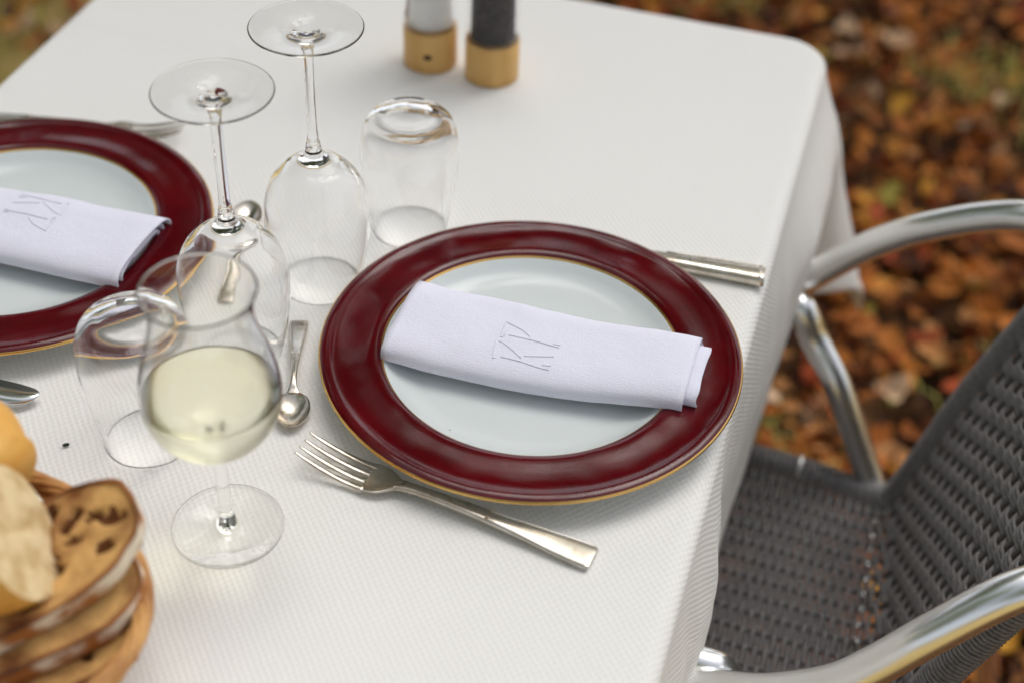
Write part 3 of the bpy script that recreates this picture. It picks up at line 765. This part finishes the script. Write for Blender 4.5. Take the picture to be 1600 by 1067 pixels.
# ------------------------------------------------------------------ woven chair
ch = empty('woven_armchair', (0.0, 0.815, 0)); tag(ch, 'grey woven resin armchair with aluminium arms pulled up to the table', 'chair')
CY = 0.815
def cw(n_, m_, z_): return (n_, m_ - CY, z_ + T)
far = [(.255, .985, -.060), (.215, .990, -.022), (.175, 1.000, -.016), (.1365, 1.012, -.020), (.1042, 1.022, -.036), (.0679, 1.030, -.0596), (.0455, 1.034, -.077), (.0187, 1.036, -.101), (-.0172, 1.036, -.140), (-.045, 1.034, -.166), (-.062, 1.030, -.178), (-.056, 1.022, -.187), (-.036, 1.014, -.163), (-.0205, 1.010, -.150), (-.0110, 1.008, -.158), (.0011, 1.006, -.180), (.0288, .990, -.213), (.0646, .984, -.284), (.082, .976, -.316), (.088, .966, -.326)]
far[9:13] = [(-.050, 1.036, -.168), (-.072, 1.030, -.178), (-.070, 1.020, -.172), (-.045, 1.012, -.152)]
def mirror(pts): return [(a, 2*CY - b, c) for a, b, c in pts]
near = mirror(far)
near[0:6] = [(.255, .655, -.052), (.215, .650, -.010), (.175, .636, -.004), (.1412, .620, -.012), (.1040, .605, -.046), (.0780, .597, -.077)]
near[6:8] = [(.0549, .592, -.100), (.0187, .590, -.122)]
for pts in (far, near):
    obj('arm', tube(spline([cw(*q) for q in pts], 6), .0125, 16), MT['alu'], ch)
for s in (-1, 1):
    obj('leg', tube(spline([(-.235, s*.17, T-.318), (-.25, s*.185, .25), (-.262, s*.20, .004)], 6), .0115, 12), MT['alu'], ch)
    obj('leg', tube(spline([(.252, s*.168, T-.058), (.200, s*.175, .40), (.235, s*.195, .18), (.262, s*.205, .004)], 6), .0115, 12), MT['alu'], ch)
# profile of the shell, seat front to back top, in (n, z)
prof = [(-.285, -.325), (-.270, -.300), (-.23, -.292), (-.12, -.296), (.00, -.302), (.055, -.306), (.083, -.306), (.0965, -.296), (.1040, -.268), (.1145, -.222), (.1275, -.170), (.1405, -.128), (.1545, -.086), (.172, -.035), (.190, .012), (.205, .050), (.212, .062)]
fine_ = spline(prof, 14)
cum = [0]
for a, b in zip(fine_, fine_[1:]): cum.append(cum[-1] + math.hypot(b[0]-a[0], b[1]-a[1]))
def at_s(s):
    for i in range(len(cum)-1):
        if cum[i+1] >= s:
            t = (s-cum[i])/(cum[i+1]-cum[i]); a, b = fine_[i], fine_[i+1]
            j0, j1 = fine_[max(0, i-3)], fine_[min(len(fine_)-1, i+4)]
            tx, tz = j1[0]-j0[0], j1[1]-j0[1]; l = math.hypot(tx, tz)
            return a[0]+(b[0]-a[0])*t, a[1]+(b[1]-a[1])*t, -tz/l, tx/l
    return (*fine_[-1], -1, 0)
LT = cum[-1]
def halfw(s):                          # the seat is a little wider than the back
    return .158 - .016*smoothstep(.30, .48, s) + .006*smoothstep(.5, .85, s)
RT = .0105
for sg in (-1, 1):
    obj('edge_tube', tube([(at_s(LT*i/90)[0], sg*halfw(LT*i/90), at_s(LT*i/90)[1] + T) for i in range(91)], RT-.002, 10), MT['alu'], ch)
tr_ = [(at_s(LT)[0] + .002, -halfw(LT) + 2*halfw(LT)*i/12, at_s(LT)[1] + T + .001) for i in range(13)]
obj('top_rail', tube(tr_, RT-.001, 12), MT['alu'], ch)
S0 = 16
for k in range(S0):
    f = -1 + 2*(k+.5)/S0
    pts = []
    for i in range(100):
        s = LT*i/99; n_, z_, nx_, nz_ = at_s(s); hw = halfw(s) - RT - .002
        sag = .006*(1-f*f)
        pts.append((n_ - nx_*sag, f*hw, z_ + T - nz_*sag))
    obj('stake', tube(pts, .0024, 6), MT['stake'], ch)
def cord(s, phase, ax_, rad):
    n_, z_, nx_, nz_ = at_s(s); hw = halfw(s); pts = []
    def P(y, h): return (n_ + nx_*h, y, z_ + T + nz_*h)
    rr = RT + rad*.6
    for i in range(7):
        a = PI*(1.25 - 1.05*i/6); pts.append(P(-hw + rr*math.cos(a), rr*math.sin(a)))
    inner = hw - RT - .002; m_ = S0*5
    for i in range(m_+1):
        y = -inner + 2*inner*i/m_; f = y/inner
        ph = (f+1)/2*S0
        h = -.006*(1-f*f) + ax_*math.sin(PI*(ph - .0) + phase*PI + PI*0.0)
        if i == 0 or i == m_: h = .004
        pts.append(P(y, h))
    for i in range(7):
        a = PI*(.8 - 1.05*i/6) - PI*.0; pts.append(P(hw + rr*math.cos(a), rr*math.sin(a)))
    return tube(pts, rad, 5)
sb = .40
seat_parts = []; s = .012; k = 0
while s < LT - .006:
    ph = (k//(1 if s < sb else 3)) % 2
    v = cord(s, ph, *((.0021, .00215) if s < sb else (.0023, .0018)))
    if s < sb: seat_parts.append(v)
    else: obj('cord', v, MT['cord'], ch)
    k += 1; s += .0043 if s < sb else .0037 + (.0004 if k % 3 == 0 else 0)
for k in range(15):                      # metal bits added to stand in for glints along the fold between seat and back
    y = -.112 + .0165*k; 
    obj('glint_bit', tube(spline([(.0835 + .0012*math.sin(k*2.3), y-.0022, T-.3045), (.0835, y, T-.3005 - .006*(1-(y/.15)**2)), (.0835, y+.0022, T-.3045)], 4), .0014, 6), MT['alu'], ch)
obj('glint_bit', tube([(.0115, .158 + .0135*math.cos(a_), T-.303 + .0135*math.sin(a_)) for a_ in [PI*(-.2+1.4*i/14) for i in range(15)]], .0019, 6), MT['alu'], ch)  # added metal ring for the bright spot on the seat edge
sw = obj('seat_weave', merge(seat_parts), MT['cord'], ch); tag(sw, kind='stuff')

# ------------------------------------------------------------------ small scraps
for nm, lb, (x, y, z), sc_, mt in [('herb_scrap', 'tiny dark green herb scrap on the cloth below the left plate', (-0.4175, 0.5415, T+.0018), .0016, 'herb'),
                                   ('herb_scrap', 'tiny dark speck on the white of the plate by the chair', (-0.2005, 0.6180, T+.0110), .0010, 'herb')]:
    bm = bmesh.new(); bmesh.ops.create_icosphere(bm, subdivisions=2, radius=1)
    for v in bm.verts: v.co = Vector((v.co.x*1.5, v.co.y*.7, v.co.z*.5))*(1 + .5*noise.noise(v.co*1.7))*sc_
    me = bpy.data.meshes.new(nm); bm.to_mesh(me); bm.free(); me.materials.append(MT[mt])
    o = link(nm, me, None, (x, y, z), (0, 0, .6)); tag(o, lb, 'crumb')
